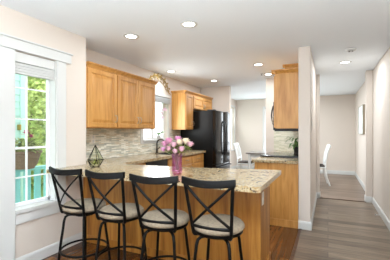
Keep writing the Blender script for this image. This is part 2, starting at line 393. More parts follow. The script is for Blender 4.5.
for xa in (-1.959, -1.43): m.box(xa, xa+.07, YF+.03, YF+.07, .005, 2.099).box(xa+.459, xa+.529, YF+.03, YF+.07, .005, 2.099).box(xa+.07, xa+.459, YF+.03, YF+.07, .005, .1).box(xa+.07, xa+.459, YF+.03, YF+.07, 2.0, 2.099)
m.build('door_frame', VINYL, dp)
MB().box(-1.9, -.96, YF+.045, YF+.05, .09, 2.01).build('pane', GLASS, dp)
# rear windows behind the camera
m = MB()
for xa in (-2.5, -1.5, -.5, .5): m.box(xa-(.0 if xa < 0 else 0), xa+.06 if xa < .5 else .6, YB-.09, YB-.05, .15, 2.3)
m.box(-2.5, .6, YB-.09, YB-.05, .15, .2).box(-2.5, .6, YB-.09, YB-.05, 2.25, 2.3)
wr = struct(m.build('window_4', VINYL))

# mosaic backsplashes (surface of the wall)
m = MB(); m.box(XK, XK+.008, 2.5, 4.028, .91, 1.352).box(XK, XK+.008, 4.028, 5.032, .91, 1.085).box(XK, XK+.008, 5.032, 5.5, .91, 1.352)
struct(m.build('wall_tile_left', TILEX))
struct(MB().box(-1.03, -.361, 6.042, 6.05, .91, 1.36).build('wall_tile_back', TILEY))

# ------------------------------------------------------------------ cabinets
DL = [(0, 0), (0, .016), (.005, .020), (.050, .020), (.056, .007), (.066, .007), (.098, .018)]
def pull(cab_door, p, axis='z', L=.1, n=(1, 0, 0)):
    p = Vector(p); n = Vector(n); a = Vector((0, 0, 1)) if axis == 'z' else Vector((0, 1, 0)) if axis == 'y' else Vector((1, 0, 0))
    pts = [p-a*L/2, p-a*L/2*.95+n*.022, p-a*L*.2+n*.03, p+a*L*.2+n*.03, p+a*L/2*.95+n*.022, p+a*L/2]
    MB().tube(pts, .0055, 8).ball(p-a*L/2, .008).ball(p+a*L/2, .008).build('handle', NICKEL, cab_door, smooth=True)
def crown(mb, x, ya, yb, z, out=1, ends=(True, False)):
    """stepped crown on a cabinet whose face is at x, facing +x (out=1) or -x"""
    pr = [(x-out*.01, z), (x+out*.008, z), (x+out*.014, z+.012), (x+out*.034, z+.034), (x+out*.045, z+.038), (x+out*.045, z+.052), (x-out*.01, z+.052)]
    mb.prof(pr, 'y', ya, yb)
def cab_left(name, label, ya, yb, zb, zt, doors, group=None, xf=-2.65, ends=(0, 0), crown_on=True):
    t = thing(name, label, 'cabinet', (XK, (ya+yb)/2, zb), group)
    MB().box(XK+.009, xf-.021, ya, yb, zb, zt).build('body', OAK, t, bevel=.002)
    for (da, db, side) in doors:
        m = MB().panel((xf-.0205, da, zb+.012), (0, 1, 0), (0, 0, 1), (1, 0, 0), db-da, zt-zb-.03, DL)
        dd = m.build('door', OAK, t)
        hy = db-.028 if side > 0 else da+.028
        pull(dd, (xf, hy, zb+.13 if zt-zb > .5 else zb+.09), L=.09)
    if crown_on:
        m = MB(); crown(m, xf-.02, ya-ends[0], yb+ends[1], zt)
        if ends[0]: m.prof([(ya-.04+.032*0, zt+.052), (ya-.04, zt+.038), (ya-.03, zt+.034), (ya-.012, zt+.012), (ya-.006, zt), (ya+.01, zt), (ya+.01, zt+.052)], 'x', XK+.01, xf-.03)
        m.build('crown_moulding', OAK, t)
    return t
XF = -2.632
cab_left('upper_cabinet', 'single-door oak wall cabinet nearest the window wall', 2.505, 3.04, 1.35, 2.105, [(2.52, 3.03, 1)], xf=XF)
cab_left('upper_cabinet', 'two-door oak wall cabinet left of the sink window', 3.043, 4.0, 1.35, 2.105, [(3.055, 3.515, 1), (3.523, 3.985, -1)], xf=XF, ends=(0, .03))
cab_left('upper_cabinet', 'narrow tall oak wall cabinet right of the sink window', 5.11, 5.465, 1.35, 2.105, [(5.125, 5.455, 1)], xf=XF, ends=(.04, 0))
cab_left('over_fridge_cabinet', 'short two-door oak cabinet above the black refrigerator', 5.468, 6.56, 1.80, 2.105, [(5.485, 6.01, 1), (6.018, 6.545, -1)], xf=XF)

# left base run
def base_left(name, label, ya, yb, fronts):
    t = thing(name, label, 'cabinet', (XK, (ya+yb)/2, 0))
    sk = 'sink' in name
    b_ = MB().box(XK+.01, -2.385, ya, yb, .1, .7 if sk else .868)
    if sk: b_.box(-2.405, -2.385, ya, yb, .7, .868)
    b_.build('body', OAK, t)
    MB().box(XK+.01, -2.45, ya, yb, .001, .0995).build('toe_kick', BLKPLAS, t)
    for (kind, da, db, za, zb_) in fronts:
        m = MB().panel((-2.3845, da, za), (0, 1, 0), (0, 0, 1), (1, 0, 0), db-da, zb_-za, DL if kind == 'door' else [(0, 0), (0, .016), (.006, .02)])
        dd = m.build(kind, OAK, t)
        if kind == 'drawer': pull(dd, (-2.364, (da+db)/2, (za+zb_)/2), 'y', .09)
        else: pull(dd, (-2.364, db-.03, zb_-.09), 'z', .09)
base_left('corner_base_cabinet', 'oak base cabinet in the corner behind the peninsula', 3.02, 3.34, [('door', 3.03, 3.33, .12, .85)])
t = thing('dishwasher', 'black dishwasher under the left counter, before the sink', 'dishwasher', (-2.68, 3.65, 0))
MB().box(XK+.01, -2.40, 3.345, 3.945, .1, .868).box(XK+.01, -2.46, 3.345, 3.945, .001, .1).build('body', BLKPLAS, t)
MB().box(-2.3995, -2.37, 3.35, 3.94, .11, .74).build('door', FRIDGE, t, bevel=.004)
MB().box(-2.3995, -2.365, 3.35, 3.94, .745, .865).build('control_panel', BLKPLAS, t, bevel=.003)
base_left('sink_base_cabinet', 'oak base cabinet under the kitchen sink', 3.95, 4.85, [('drawer', 3.96, 4.395, .7, .85), ('drawer', 4.405, 4.84, .7, .85), ('door', 3.96, 4.395, .12, .69), ('door', 4.405, 4.84, .12, .69)])
base_left('drawer_cabinet', 'oak drawer cabinet beside the black refrigerator', 4.855, 5.42, [('drawer', 4.865, 5.41, .7, .85), ('drawer', 4.865, 5.41, .42, .69), ('drawer', 4.865, 5.41, .12, .41)])

# peninsula
PX, PY = -.536, 2.45
t = thing('peninsula_cabinet', 'oak-panelled kitchen peninsula behind the four bar stools', 'cabinet', (-1.6, 2.6, 0))
MB().prism([(-2.97, 2.503), (-2.645, 2.503), (-2.645, PY+.012), (PX-.02, PY+.012), (PX-.02, 2.90), (-1.45, 2.71), (-2.2, 2.68), (-2.39, 2.82), (-2.39, 3.015), (-2.97, 3.015)], .001, .868).build('body', OAKP, t)
m = MB()
xs = [-2.645, -2.1, -1.55, -1.05, PX]
for xa, xb in zip(xs, xs[1:]): m.box(xa+.001, xb-.001, PY, PY+.0115, .001, .868)
m.build('back_panel', OAKP, t)
MB().box(PX-.0195, PX, PY+.012, 2.905, .001, .868).build('end_panel', OAKP, t, bevel=.002)
MB().box(PX-.03, PX+.006, PY-.006, PY+.02, .001, .868).build('corner_post', OAKP, t, bevel=.002)
MB().box(-2.64, PX-.031, PY-.01, PY, .001, .085).box(PX, PX+.01, PY+.02, 2.9, .001, .085).build('base_trim', OAKP, t, bevel=.002)

t = thing('wall_outlet', 'ivory outlet on the end panel of the oak peninsula', 'outlet', (PX, 2.56, .7))
MB().box(PX+.0003, PX+.006, 2.52, 2.59, .64, .755).build('cover_plate', PLATE, t, bevel=.002)
MB().box(PX+.006, PX+.008, 2.54, 2.57, .65, .69).box(PX+.006, PX+.008, 2.54, 2.57, .705, .745).build('socket', WHITE, t)

# L-shaped granite worktop with sink cut-out
SKX0, SKX1, SKY0, SKY1 = -2.86, -2.42, 4.12, 4.82
Z0, Z1 = .8695, .91
m = MB()
XW = XK+.0085
def slab(poly): m.prism(poly, Z0, Z1)
slab([(XL+.001, 1.97), (-.46, 1.97), (-.437, 1.98), (-.43, 2.0), (-.43, 2.95), (-.44, 2.97), (-.46, 2.97), (-1.45, 2.76), (-2.2, 2.72), (-2.30, 2.76), (-2.33, 2.86), (-2.33, SKY0), (XW, SKY0), (XW, 2.502), (XL+.001, 2.502)])
slab([(XW, SKY0), (SKX0, SKY0), (SKX0, SKY1), (XW, SKY1)]); slab([(SKX1, SKY0), (-2.33, SKY0), (-2.33, SKY1), (SKX1, SKY1)])
slab([(XW, SKY1), (-2.33, SKY1), (-2.33, 5.44), (XW, 5.44)])
bmesh.ops.remove_doubles(m.bm, verts=m.bm.verts[:], dist=1e-4)
ct = m.build('worktop', GRAN); tag(ct, 'L-shaped speckled granite worktop over the peninsula and sink run', 'countertop')
t = thing('kitchen_sink', 'steel sink set into the granite beneath the bright window', 'sink', ((SKX0+SKX1)/2, (SKY0+SKY1)/2, .7))
m = MB(); q = .002
m.box(SKX0+q, SKX0+.01, SKY0+q, SKY1-q, .72, .905).box(SKX1-.01, SKX1-q, SKY0+q, SKY1-q, .72, .905).box(SKX0+.01, SKX1-.01, SKY0+q, SKY0+.01, .72, .905).box(SKX0+.01, SKX1-.01, SKY1-.01, SKY1-q, .72, .905).box(SKX0+q, SKX1-q, SKY0+q, SKY1-q, .71, .72)
m.build('basin', STEEL, t)
MB().lathe([(0, .7205), (.04, .7205), (.04, .724), (.02, .722), (0, .722)], ((SKX0+SKX1)/2, 4.47, 0)).build('drain', BRONZE, t)
t = thing('faucet', 'dark arched faucet standing behind the sink', 'faucet', (-2.9, 4.44, .9105))
MB().lathe([(0, .9105), (.028, .9105), (.028, .92), (.018, .935), (.016, .99), (0, .99)], (-2.9, 4.44, 0)).build('faucet_base', BRONZE, t, smooth=True)
pts = [(-2.9, 4.44, .98)]+[(-2.9+.085-.085*math.cos(k*PI/8), 4.44, 1.08+.085*math.sin(k*PI/8)) for k in range(0, 8)]+[(-2.73, 4.44, 1.06)]
MB().tube(pts, .013, 10).build('spout', BRONZE, t, smooth=True)
MB().tube([(-2.9, 4.455, .965), (-2.9, 4.50, .99), (-2.89, 4.53, 1.02)], .008, 8).build('lever', BRONZE, t, smooth=True)

# right side: base, range, microwave, wall cabinets
XG = -.95
t = thing('end_base_cabinet', 'oak base cabinet with plain end panel at the end of the wing wall', 'cabinet', (-.65, 4.22, 0))
MB().box(XG+.03, -.361, 4.005, 4.445, .1, .868).box(XG+.09, -.361, 4.02, 4.445, .001, .1).build('body', OAK, t)
MB().box(XG, -.361, 3.99, 4.0045, .1, .868).build('end_panel', OAK, t, bevel=.002)
MB().box(XG+.04, -.361, 3.984, 4.0, .001, .0995).build('base_trim', OAK, t, bevel=.002)
m = MB().panel((XG+.0295, 4.435, .12), (0, -1, 0), (0, 0, 1), (-1, 0, 0), .42, .73, DL); dd = m.build('door', OAK, t)
pull(dd, (XG+.01, 4.06, .76), 'z', .09, (-1, 0, 0))
t = MB().box(XG-.035, -.361, 3.955, 4.447, Z0, Z1).build('granite_counter', GRAN, bevel=.006); tag(t, 'short granite counter on the end cabinet beside the wing wall', 'countertop')
t = thing('back_base_cabinet', 'oak base cabinet beyond the range under the green plant', 'cabinet', (-.65, 5.63, 0))
MB().box(XG+.03, -.361, 5.225, 6.04, .1, .868).box(XG+.09, -.361, 5.225, 6.04, .001, .1).build('body', OAK, t)
m = MB().panel((XG+.0295, 5.63, .12), (0, -1, 0), (0, 0, 1), (-1, 0, 0), .39, .73, DL).panel((XG+.0295, 6.03, .12), (0, -1, 0), (0, 0, 1), (-1, 0, 0), .39, .73, DL); m.build('door', OAK, t)
t = MB().box(XG-.035, -.361, 5.222, 6.041, Z0, Z1).build('granite_counter', GRAN, bevel=.006); tag(t, 'granite counter beyond the range holding the green plant', 'countertop')
t = thing('range', 'black kitchen range between the two right-hand counters', 'stove', (-.66, 4.835, 0))
MB().box(XG+.03, -.365, 4.452, 5.217, .03, .905).build('body', BLKPLAS, t)
MB().box(XG-.02, -.363, 4.4505, 5.2185, .9115, .936).build('cooktop', BLKGLASS, t, bevel=.004)
MB().box(XG, XG+.0295, 4.46, 5.21, .2, .78).build('oven_door', BLKGLASS, t, bevel=.004)
MB().tube([(XG, 4.52, .74), (XG-.04, 4.53, .74), (XG-.04, 5.14, .74), (XG, 5.15, .74)], .01, 8).build('oven_handle', STEEL, t, smooth=True)
MB().box(XG-.005, XG+.0295, 4.46, 5.21, .79, .905).build('control_panel', BLKPLAS, t, bevel=.004)
for k in range(4): MB().tube([(XG-.005, 4.56+k*.18, .85), (XG-.03, 4.56+k*.18, .85)], .02, 14).build('knob', BLKPLAS, t)
for (bx_, by_, r_) in ((-.8, 4.65, .09), (-.8, 5.02, .075), (-.52, 4.65, .075), (-.52, 5.02, .09)): MB().lathe([(r_, .9365), (r_, .9372), (r_-.006, .9372), (r_-.006, .9365)], (bx_, by_, 0)).build('burner', TABLET, t)
for px_ in ((XG+.06, 4.48), (XG+.06, 5.19), (-.4, 4.48), (-.4, 5.19)): MB().lathe([(0, .0005), (.018, .0005), (.018, .03), (0, .03)], (px_[0], px_[1], 0), 12).build('foot', BLKPLAS, t)
XU = -.665
t = thing('upper_cabinet', 'oak wall cabinet on the wing wall, its plain side to the viewer', 'cabinet', (-.53, 4.22, 1.35))
MB().box(XU, -.361, 4.0, 4.445, 1.35, 2.105).build('body', OAK, t, bevel=.002)
m = MB().panel((XU-.0005, 4.435, 1.36), (0, -1, 0), (0, 0, 1), (-1, 0, 0), .42, .73, DL); dd = m.build('door', OAK, t); pull(dd, (XU-.02, 4.06, 1.47), 'z', .09, (-1, 0, 0))
m = MB(); cp = lambda s_: [(s_(0)+0, 2.105)]
m.prof([(4.01, 2.105), (3.995, 2.105), (3.988, 2.117), (3.965, 2.139), (3.955, 2.143), (3.955, 2.157), (4.01, 2.157)], 'x', XU-.045, -.361)
m.prof([(XU+.01, 2.105), (XU-.005, 2.105), (XU-.012, 2.117), (XU-.035, 2.139), (XU-.045, 2.143), (XU-.045, 2.157), (XU+.01, 2.157)], 'y', 3.96, 4.446)
m.build('crown_moulding', OAK, t)
t = thing('microwave_cabinet', 'raised oak cabinet above the microwave, behind the wing wall cabinet', 'cabinet', (-.53, 4.83, 1.78))
MB().box(-.60, -.361, 4.448, 5.218, 1.775, 2.28).build('body', OAK, t, bevel=.002)
MB().panel((-.6005, 4.828, 1.79), (0, -1, 0), (0, 0, 1), (-1, 0, 0), .37, .44, DL).build('door', OAK, t)
MB().panel((-.6005, 5.21, 1.79), (0, -1, 0), (0, 0, 1), (-1, 0, 0), .37, .44, DL).build('door', OAK, t)
MB().prof([(4.458, 2.28), (4.444, 2.28), (4.43, 2.305), (4.42, 2.31), (4.42, 2.325), (4.458, 2.325)], 'x', -.625, -.361).build('crown_moulding', OAK, t)
t = thing('microwave', 'black over-range microwave with a curved handle under the raised cabinet', 'microwave', (-.56, 4.83, 1.34))
MB().box(-.75, -.361, 4.449, 5.217, 1.312, 1.774).build('body', BLKPLAS, t, bevel=.003)
MB().box(-.775, -.7505, 4.65, 5.21, 1.33, 1.765).build('door', BLKGLASS, t, bevel=.004)
MB().box(-.77, -.7505, 4.455, 4.645, 1.33, 1.765).build('control_panel', BLKPLAS, t, bevel=.003)
MB().tube([(-.772, 4.62, 1.40), (-.80, 4.62, 1.43), (-.818, 4.62, 1.5), (-.825, 4.62, 1.57), (-.818, 4.62, 1.64), (-.80, 4.62, 1.71), (-.772, 4.62, 1.74)], .012, 10).build('handle', mat('handle_grey', (70, 62, 54), .45, 0), t, smooth=True)
t = thing('upper_cabinet', 'oak wall cabinet beyond the microwave over the green plant', 'cabinet', (-.53, 5.6, 1.36))
MB().box(XU, -.361, 5.222, 6.04, 1.362, 2.105).build('body', OAK, t, bevel=.002)
MB().panel((XU-.0005, 5.63, 1.37), (0, -1, 0), (0, 0, 1), (-1, 0, 0), .4, .72, DL).build('door', OAK, t)
MB().panel((XU-.0005, 6.035, 1.37), (0, -1, 0), (0, 0, 1), (-1, 0, 0), .4, .72, DL).build('door', OAK, t)

# refrigerator
FY0, FY1, FXB, FXD = 5.472, 6.42, -2.19, -2.10
t = thing('refrigerator', 'tall glossy black french-door refrigerator past the left counter', 'refrigerator', (-2.6, 5.96, 0))
MB().box(XK+.02, FXB, FY0, FY1, .03, 1.755).build('body', FRSIDE, t, bevel=.006)
FM = (FY0+FY1)/2
def cdoor(y0_, y1_, z0_, z1_):
    pts = []
    n_ = 8
    for k in range(n_+1):
        q = k/n_; pts.append((FXD-.02+.02*math.sin(PI*q)**.5, y0_+(y1_-y0_)*q))
    return MB().prism([(FXB+.002, y0_), (FXB+.002, y1_)][::1]+pts[::-1], z0_, z1_)
fd = cdoor(FY0+.002, FM-.002, .62, 1.75).build('door', FRIDGE, t, bevel=.004)
MB().tube([(FXD-.01, FM-.05, .80), (FXD+.03, FM-.05, .84), (FXD+.05, FM-.05, 1.1), (FXD+.05, FM-.05, 1.25), (FXD+.03, FM-.05, 1.5), (FXD-.01, FM-.05, 1.54)], .013, 10).build('handle', HANDB, fd, smooth=True)
fd = cdoor(FM+.002, FY1-.002, .62, 1.75).build('door', FRIDGE, t, bevel=.004)
MB().tube([(FXD-.01, FM+.05, .80), (FXD+.03, FM+.05, .84), (FXD+.05, FM+.05, 1.1), (FXD+.05, FM+.05, 1.25), (FXD+.03, FM+.05, 1.5), (FXD-.01, FM+.05, 1.54)], .013, 10).build('handle', HANDB, fd, smooth=True)
fd = cdoor(FY0+.002, FY1-.002, .07, .612).build('freezer_drawer', FRIDGE, t, bevel=.004)
MB().tube([(FXD-.01, FY0+.08, .55), (FXD+.04, FY0+.1, .55), (FXD+.05, FM, .55), (FXD+.04, FY1-.1, .55), (FXD-.01, FY1-.08, .55)], .012, 10).build('handle', HANDB, fd, smooth=True)
MB().box(-2.32, -2.15, FY0+.02, FY0+.1, 1.7555, 1.775).build('hinge_cover', BLKPLAS, t, bevel=.003)
MB().box(-2.32, -2.15, FY1-.1, FY1-.02, 1.7555, 1.775).build('hinge_cover', BLKPLAS, t, bevel=.003)
for yy in (FY0+.08, FY1-.08):
    for xx in (-2.88, -2.33): MB().lathe([(0, .0005), (.03, .0005), (.03, .0295), (0, .0295)], (xx, yy, 0), 12).build('foot', BLKPLAS, t)

# ------------------------------------------------------------------ bar stools
def make_stool():
    t = thing('bar_stool', '', 'bar stool', (0, 0, 0)); t['_local'] = 1
    R = .185
    MB().lathe([(0, .607), (.165, .607), (.18, .615), (R+.003, .628), (R, .645), (.17, .660), (.12, .668), (0, .671)], n=40).build('seat', SUEDE, t, smooth=True)
    MB().lathe([(0, .588), (.172, .588), (.176, .592), (.176, .604), (.168, .6065), (0, .6065)], n=40).build('seat_frame', BLACKM, t, smooth=True)
    MB().lathe([(0, .555), (.085, .555), (.085, .5875), (0, .5875)], n=24).build('swivel_plate', BLACKM, t)
    for sx in (-1, 1):
        for sy in (-1, 1):
            pts = [(sx*.06, sy*.06, .562), (sx*.095, sy*.095, .560), (sx*.112, sy*.112, .545), (sx*.120, sy*.120, .51), (sx*.128, sy*.128, .42), (sx*.142, sy*.142, .28), (sx*.153, sy*.153, .12), (sx*.165, sy*.165, .012)]
            l = MB().tube(pts, .0115, 10).build('leg', BLACKM, t, smooth=True)
            MB().lathe([(0, .0005), (.015, .0005), (.015, .016), (.0125, .02), (0, .02)], (sx*.165, sy*.165, 0), 12).build('foot_cap', BLKPLAS, l)
    ringR = .200
    MB().tube([(ringR*math.cos(2*PI*k/48), ringR*math.sin(2*PI*k/48), .25) for k in range(48)], .0095, 8, True).build('foot_ring', BLACKM, t, smooth=True)
    def up(s_, q):      # point on an upright, q 0..1 from the seat to the top
        return Vector((s_*(.137+.033*q), -.135-.075*q-.02*math.sin(PI*q)*0 - .0*q, .60+.375*q))
    for s_ in (-1, 1):
        pts = [(s_*.11, -.11, .585), (s_*.132, -.132, .59)]+[tuple(up(s_, k/6)) for k in range(0, 7)]
        MB().tube(pts, .0115, 10).build('back_upright', BLACKM, t, smooth=True)
    def arc(q, n, bow, zs=0):
        a, b = up(-1, q), up(1, q)
        return [tuple(a.lerp(b, k/n)+Vector((0, -bow*math.sin(PI*k/n), zs*math.sin(PI*k/n)))) for k in range(n+1)]
    # wide curved top rail
    m = MB(); A = arc(1, 14, .045, 0); rows = []
    for k, p in enumerate(A):
        q = k/14; x_ = p[0]*1.10; sag = -.012*math.sin(PI*q)
        rows.append([m.bm.verts.new((x_, p[1]+dy, p[2]+sag+dz)) for dy, dz in ((-.011, -.022), (.011, -.022), (.012, .02), (.006, .026), (-.006, .026), (-.012, .02))])
    for a_, b_ in zip(rows, rows[1:]):
        for i in range(6): m.bm.faces.new((a_[i], a_[(i+1) % 6], b_[(i+1) % 6], b_[i]))
    m.bm.faces.new(rows[0][::-1]); m.bm.faces.new(rows[-1])
    m.build('top_rail', BLACKM, t, smooth=True)
    lo = arc(.15, 12, .03)
    MB().tube(lo, .009, 8, flat=(.006, .011)).build('lower_rail', BLACKM, t, smooth=True)
    for s_ in (-1, 1):
        pts = []
        for k in range(13):
            q = k/12; a = up(-s_, .17).lerp(up(s_, .95), q)
            pts.append(tuple(a+Vector((0, -.036*math.sin(PI*q)+s_*.005, -.02*math.sin(2*PI*q)*0))))
        MB().tube(pts, .008, 8, flat=(.005, .0095)).build('cross_bar', BLACKM, t, smooth=True)
    return t
stools = [(-2.0, 1.87, 0, 'black metal bar stool nearest the window wall, leftmost of four'),
          (-1.575, 1.87, 2, 'second black cross-back bar stool from the window wall'),
          (-1.135, 1.86, 7, 'third black cross-back bar stool, standing before the flower vase'),
          (-.715, 1.90, 1, 'black cross-back bar stool nearest the open end of the peninsula')]
proto = make_stool()
for i, (x, y, a_, lb) in enumerate(stools):
    o = proto if i == 0 else copy_tree(proto)
    o.location = (x, y, 0); o.rotation_euler.z = math.radians(a_); o['label'] = lb; o['group'] = 'bar stools along the peninsula'
    if '_local' in o: del o['_local']

# ------------------------------------------------------------------ dining furniture
t = thing('dining_table', 'long dining table with grey top in the far dining room', 'table', (-1.1, 7.65, 0))
MB().box(-1.95, -.22, 7.2, 8.1, .725, .76).build('tabletop', TABLET, t, bevel=.006)
MB().box(-1.86, -.31, 7.29, 7.32, .64, .7245).box(-1.86, -.31, 7.98, 8.01, .64, .7245).box(-1.86, -1.83, 7.32, 7.98, .64, .7245).box(-.34, -.31, 7.32, 7.98, .64, .7245).build('apron', CHW, t)
for lx in (-1.87, -.30):
    for ly in (7.28, 8.02): MB().lathe([(0, .0005), (.022, .0005), (.028, .1), (.036, .5), (.04, .64), (.04, .7245), (0, .7245)], (lx, ly, 0), 14).build('leg', CHW, t, smooth=True)
def make_chair():
    t = thing('dining_chair', '', 'chair', (0, 0, 0)); t['_local'] = 1     # faces +y, back at -y
    MB().box(-.22, .22, -.2, .22, .43, .455).build('seat_frame', CHW, t, bevel=.008)
    MB().box(-.21, .21, -.18, .215, .4555, .49).build('seat_cushion', SEATD, t, bevel=.012)
    for s_ in (-1, 1):
        MB().tube([(s_*.19, .19, .43), (s_*.195, .195, .2), (s_*.20, .2, .0005)], [.022, .018, .014], 10).build('leg', CHW, t, smooth=True)
        MB().tube([(s_*.19, -.29, .0005), (s_*.19, -.22, .2), (s_*.19, -.195, .42), (s_*.195, -.2, .6), (s_*.2, -.24, .82), (s_*.2, -.30, .98)], .021, 10).build('back_leg', CHW, t, smooth=True)
    MB().box(-.2, .2, -.315, -.285, .92, .99).build('top_rail', CHW, t, bevel=.006)
    MB().box(-.18, .18, -.215, -.195, .56, .6).build('lower_rail', CHW, t, bevel=.004)
    for k in range(4):
        x_ = -.12+.08*k; MB().tube([(x_, -.205, .59), (x_, -.235, .8), (x_, -.295, .93)], .01, 8, flat=(.014, .006)).build('slat', CHW, t)
    return t
ch = make_chair()
for i, (x, y, a_, lb) in enumerate([(-2.05, 7.62, -90, 'white dining chair at the left end of the grey table'),
                                    (-1.52, 8.2, 180, 'white dining chair on the far side of the grey table'),
                                    (-.27, 7.62, 97, 'white dining chair with dark seat at the hallway end of the table')]):
    o = ch if i == 0 else copy_tree(ch)
    o.location = (x, y, 0); o.rotation_euler.z = math.radians(a_); o['label'] = lb; o['group'] = 'white chairs around the dining table'
    if '_local' in o: del o['_local']

# ------------------------------------------------------------------ ceiling fixtures
lamps = [(-2.11, 2.68, 'recessed ceiling light near the window wall, above the first stools'), (-1.325, 2.64, 'recessed ceiling light above the flower vase and peninsula middle'),
         (-1.06, 4.72, 'recessed ceiling light left of the range cabinets, nearer one'), (-1.06, 5.6, 'recessed ceiling light left of the range cabinets, farther small one'),
         (-2.66, 4.55, 'recessed ceiling light over the kitchen sink, above the gold scroll'), (-2.28, 5.78, 'recessed ceiling light in front of the refrigerator'),
         (.25, 5.17, 'recessed ceiling light in the hallway'), (-1.1, 8.1, 'unseen recessed fill light added over the dining table'), (-.8, 6.9, 'unseen recessed fill light added just behind the kitchen wall')]  # the last two are unseen, added to brighten the dining room
for x, y, lb in lamps:
    t = thing('recessed_light', lb, 'ceiling light', (x, y, H), 'recessed ceiling lights')
    MB().lathe([(.062, -.001), (.092, -.001), (.094, -.005), (.088, -.009), (.066, -.010), (.062, -.006), (.062, -.001)], (x, y, H), 32).build('trim_ring', WHITE, t, smooth=True)
    MB().lathe([(0, -.0045), (.0615, -.0045), (.0615, -.0015), (0, -.0015)], (x, y, H), 32).build('lens', LENS, t)
    l = bpy.data.lights.new('downlight', 'AREA'); l.shape = 'DISK'; l.size = .12; l.energy = LAMP_W*(3.2 if y > 6.5 else 1.15 if x > 0 else .4 if 5.5 < y < 5.7 else .45 if x < -2.5 else .6 if y > 5 and x < -2 else .25 if x < -2 else 1.6 if y > 4 else 1.1); l.color = (.86, .94, 1)
    o = bpy.data.objects.new('downlight', l); COL.objects.link(o); o.parent = t; o.location = (0, 0, -.014)
t = thing('smoke_detector', 'round white smoke detector with dark vents on the hallway ceiling', 'smoke detector', (.285, 4.39, H))
MB().lathe([(0, -.001), (.065, -.001), (.065, -.012), (.055, -.026), (.03, -.030), (0, -.030)], (.285, 4.39, H), 28).build('housing', WHITE, t, smooth=True)
MB().box(.255, .275, 4.365, 4.415, H-.034, H-.0302).box(.295, .312, 4.37, 4.41, H-.034, H-.0302).build('vents', BLKPLAS, t)
t = thing('sprinkler', 'tiny fire sprinkler on the ceiling beside the small recessed light', 'sprinkler', (-1.17, 5.5, H))
MB().lathe([(0, -.001), (.035, -.001), (.035, -.006), (0, -.006)], (-1.17, 5.5, H), 18).build('escutcheon', WHITE, t)
MB().lathe([(0, -.006), (.009, -.006), (.007, -.03), (.018, -.032), (.018, -.035), (0, -.035)], (-1.17, 5.5, H), 12).build('head', BRONZE, t)

# switch and outlet, canvas
t = thing('light_switch', 'white light switch on the hallway side of the wing wall', 'light switch', (-.21, 4.3, 1.42))
MB().box(-.2097, -.203, 4.2, 4.28, 1.33, 1.50).build('cover_plate', mat('switch_plate', (206, 198, 188), .4), t, bevel=.002)
MB().box(-.203, -.198, 4.225, 4.255, 1.38, 1.45).build('toggle', WHITE, t, bevel=.001)
t = thing('wall_outlet', 'pale outlet on the mosaic backsplash behind the glass terrarium', 'outlet', (XK+.01, 2.98, 1.17))
MB().box(XK+.0082, XK+.013, 2.89, 2.97, 1.14, 1.26).build('cover_plate', PLATE, t, bevel=.002)
MB().box(XK+.013, XK+.015, 2.915, 2.945, 1.15, 1.19).box(XK+.013, XK+.015, 2.915, 2.945, 1.21, 1.25).build('socket', WHITE, t)
t = thing('wall_picture', 'narrow framed canvas hanging on the right hallway wall', 'picture', (XR-.02, 7.7, 1.25))
MB().box(XR-.045, XR-.0005, 7.28, 8.25, 1.25, 1.26).box(XR-.045, XR-.0005, 7.28, 8.25, 1.91, 1.92).box(XR-.045, XR-.0005, 7.28, 7.285, 1.26, 1.91).box(XR-.045, XR-.0005, 8.24, 8.25, 1.26, 1.91).build('frame', TAUPEF, t)
MB().box(XR-.04, XR-.0005, 7.2905, 8.2395, 1.2605, 1.9095).build('canvas', CANVAS, t)
t = MB().tube([(XR-.015, 5.0, .05), (XR-.09, 5.0, .05)], .004, 8).ball((XR-.093, 5.0, .05), .011).build('door_stop', WHITE, smooth=True)
tag(t, 'small white door stop on the right hallway baseboard', 'door stop')

# ------------------------------------------------------------------ decor
# geometric terrarium
cx_, cy_ = -2.36, 2.36
t = thing('terrarium', 'small geometric glass terrarium with black edges on the peninsula', 'terrarium', (cx_, cy_, .9105))
def ring(r, z, off=0): return [Vector((cx_+r*math.cos(2*PI*k/5+off), cy_+r*math.sin(2*PI*k/5+off), .9105+z)) for k in range(5)]
r0, r1, ap = ring(.05, .004), ring(.088, .08, PI/5), Vector((cx_, cy_, 1.135+.02))
m = MB(); g = MB()
V0 = [g.bm.verts.new(p) for p in r0]; V1 = [g.bm.verts.new(p) for p in r1]; VA = g.bm.verts.new(ap)
for k in range(5):
    j = (k+1) % 5
    for a_, b_ in ((r0[k], r0[j]), (r0[k], r1[k]), (r0[j], r1[k]), (r1[k], r1[j]), (r1[k], ap)): m.tube([a_, b_], .0032, 6)
    g.bm.faces.new((V0[k], V0[j], V1[k])); g.bm.faces.new((V0[j], V1[j], V1[k]))
    if k != 3: g.bm.faces.new((V1[k], V1[j], VA))
g.bm.faces.new(V0[::-1])
m.build('edge_frame', BLACKM, t); g.build('glass', TERRG, t)
m = MB()
for k in range(34):
    a_ = random.uniform(0, 2*PI); r_ = random.uniform(0, .02); el = random.uniform(.3, 1.5)
    m.leaf((cx_+r_*math.cos(a_), cy_+r_*math.sin(a_), .935), (math.cos(a_)*math.cos(el), math.sin(a_)*math.cos(el), math.sin(el)), random.uniform(.035, .085)*(.6+.4*math.sin(el)), .014, .05)
s_ = m.build('succulent', SUCC); tag(s_, 'spiky yellow-green succulent inside the glass terrarium', 'plant')
MB().lathe([(0, .0052), (.045, .0052), (.052, .018), (.03, .026), (0, .028)], (cx_, cy_, .9105), 16).build('soil', mat('pale_gravel', (170, 160, 130), .9, var=.4, bscale=200), t)

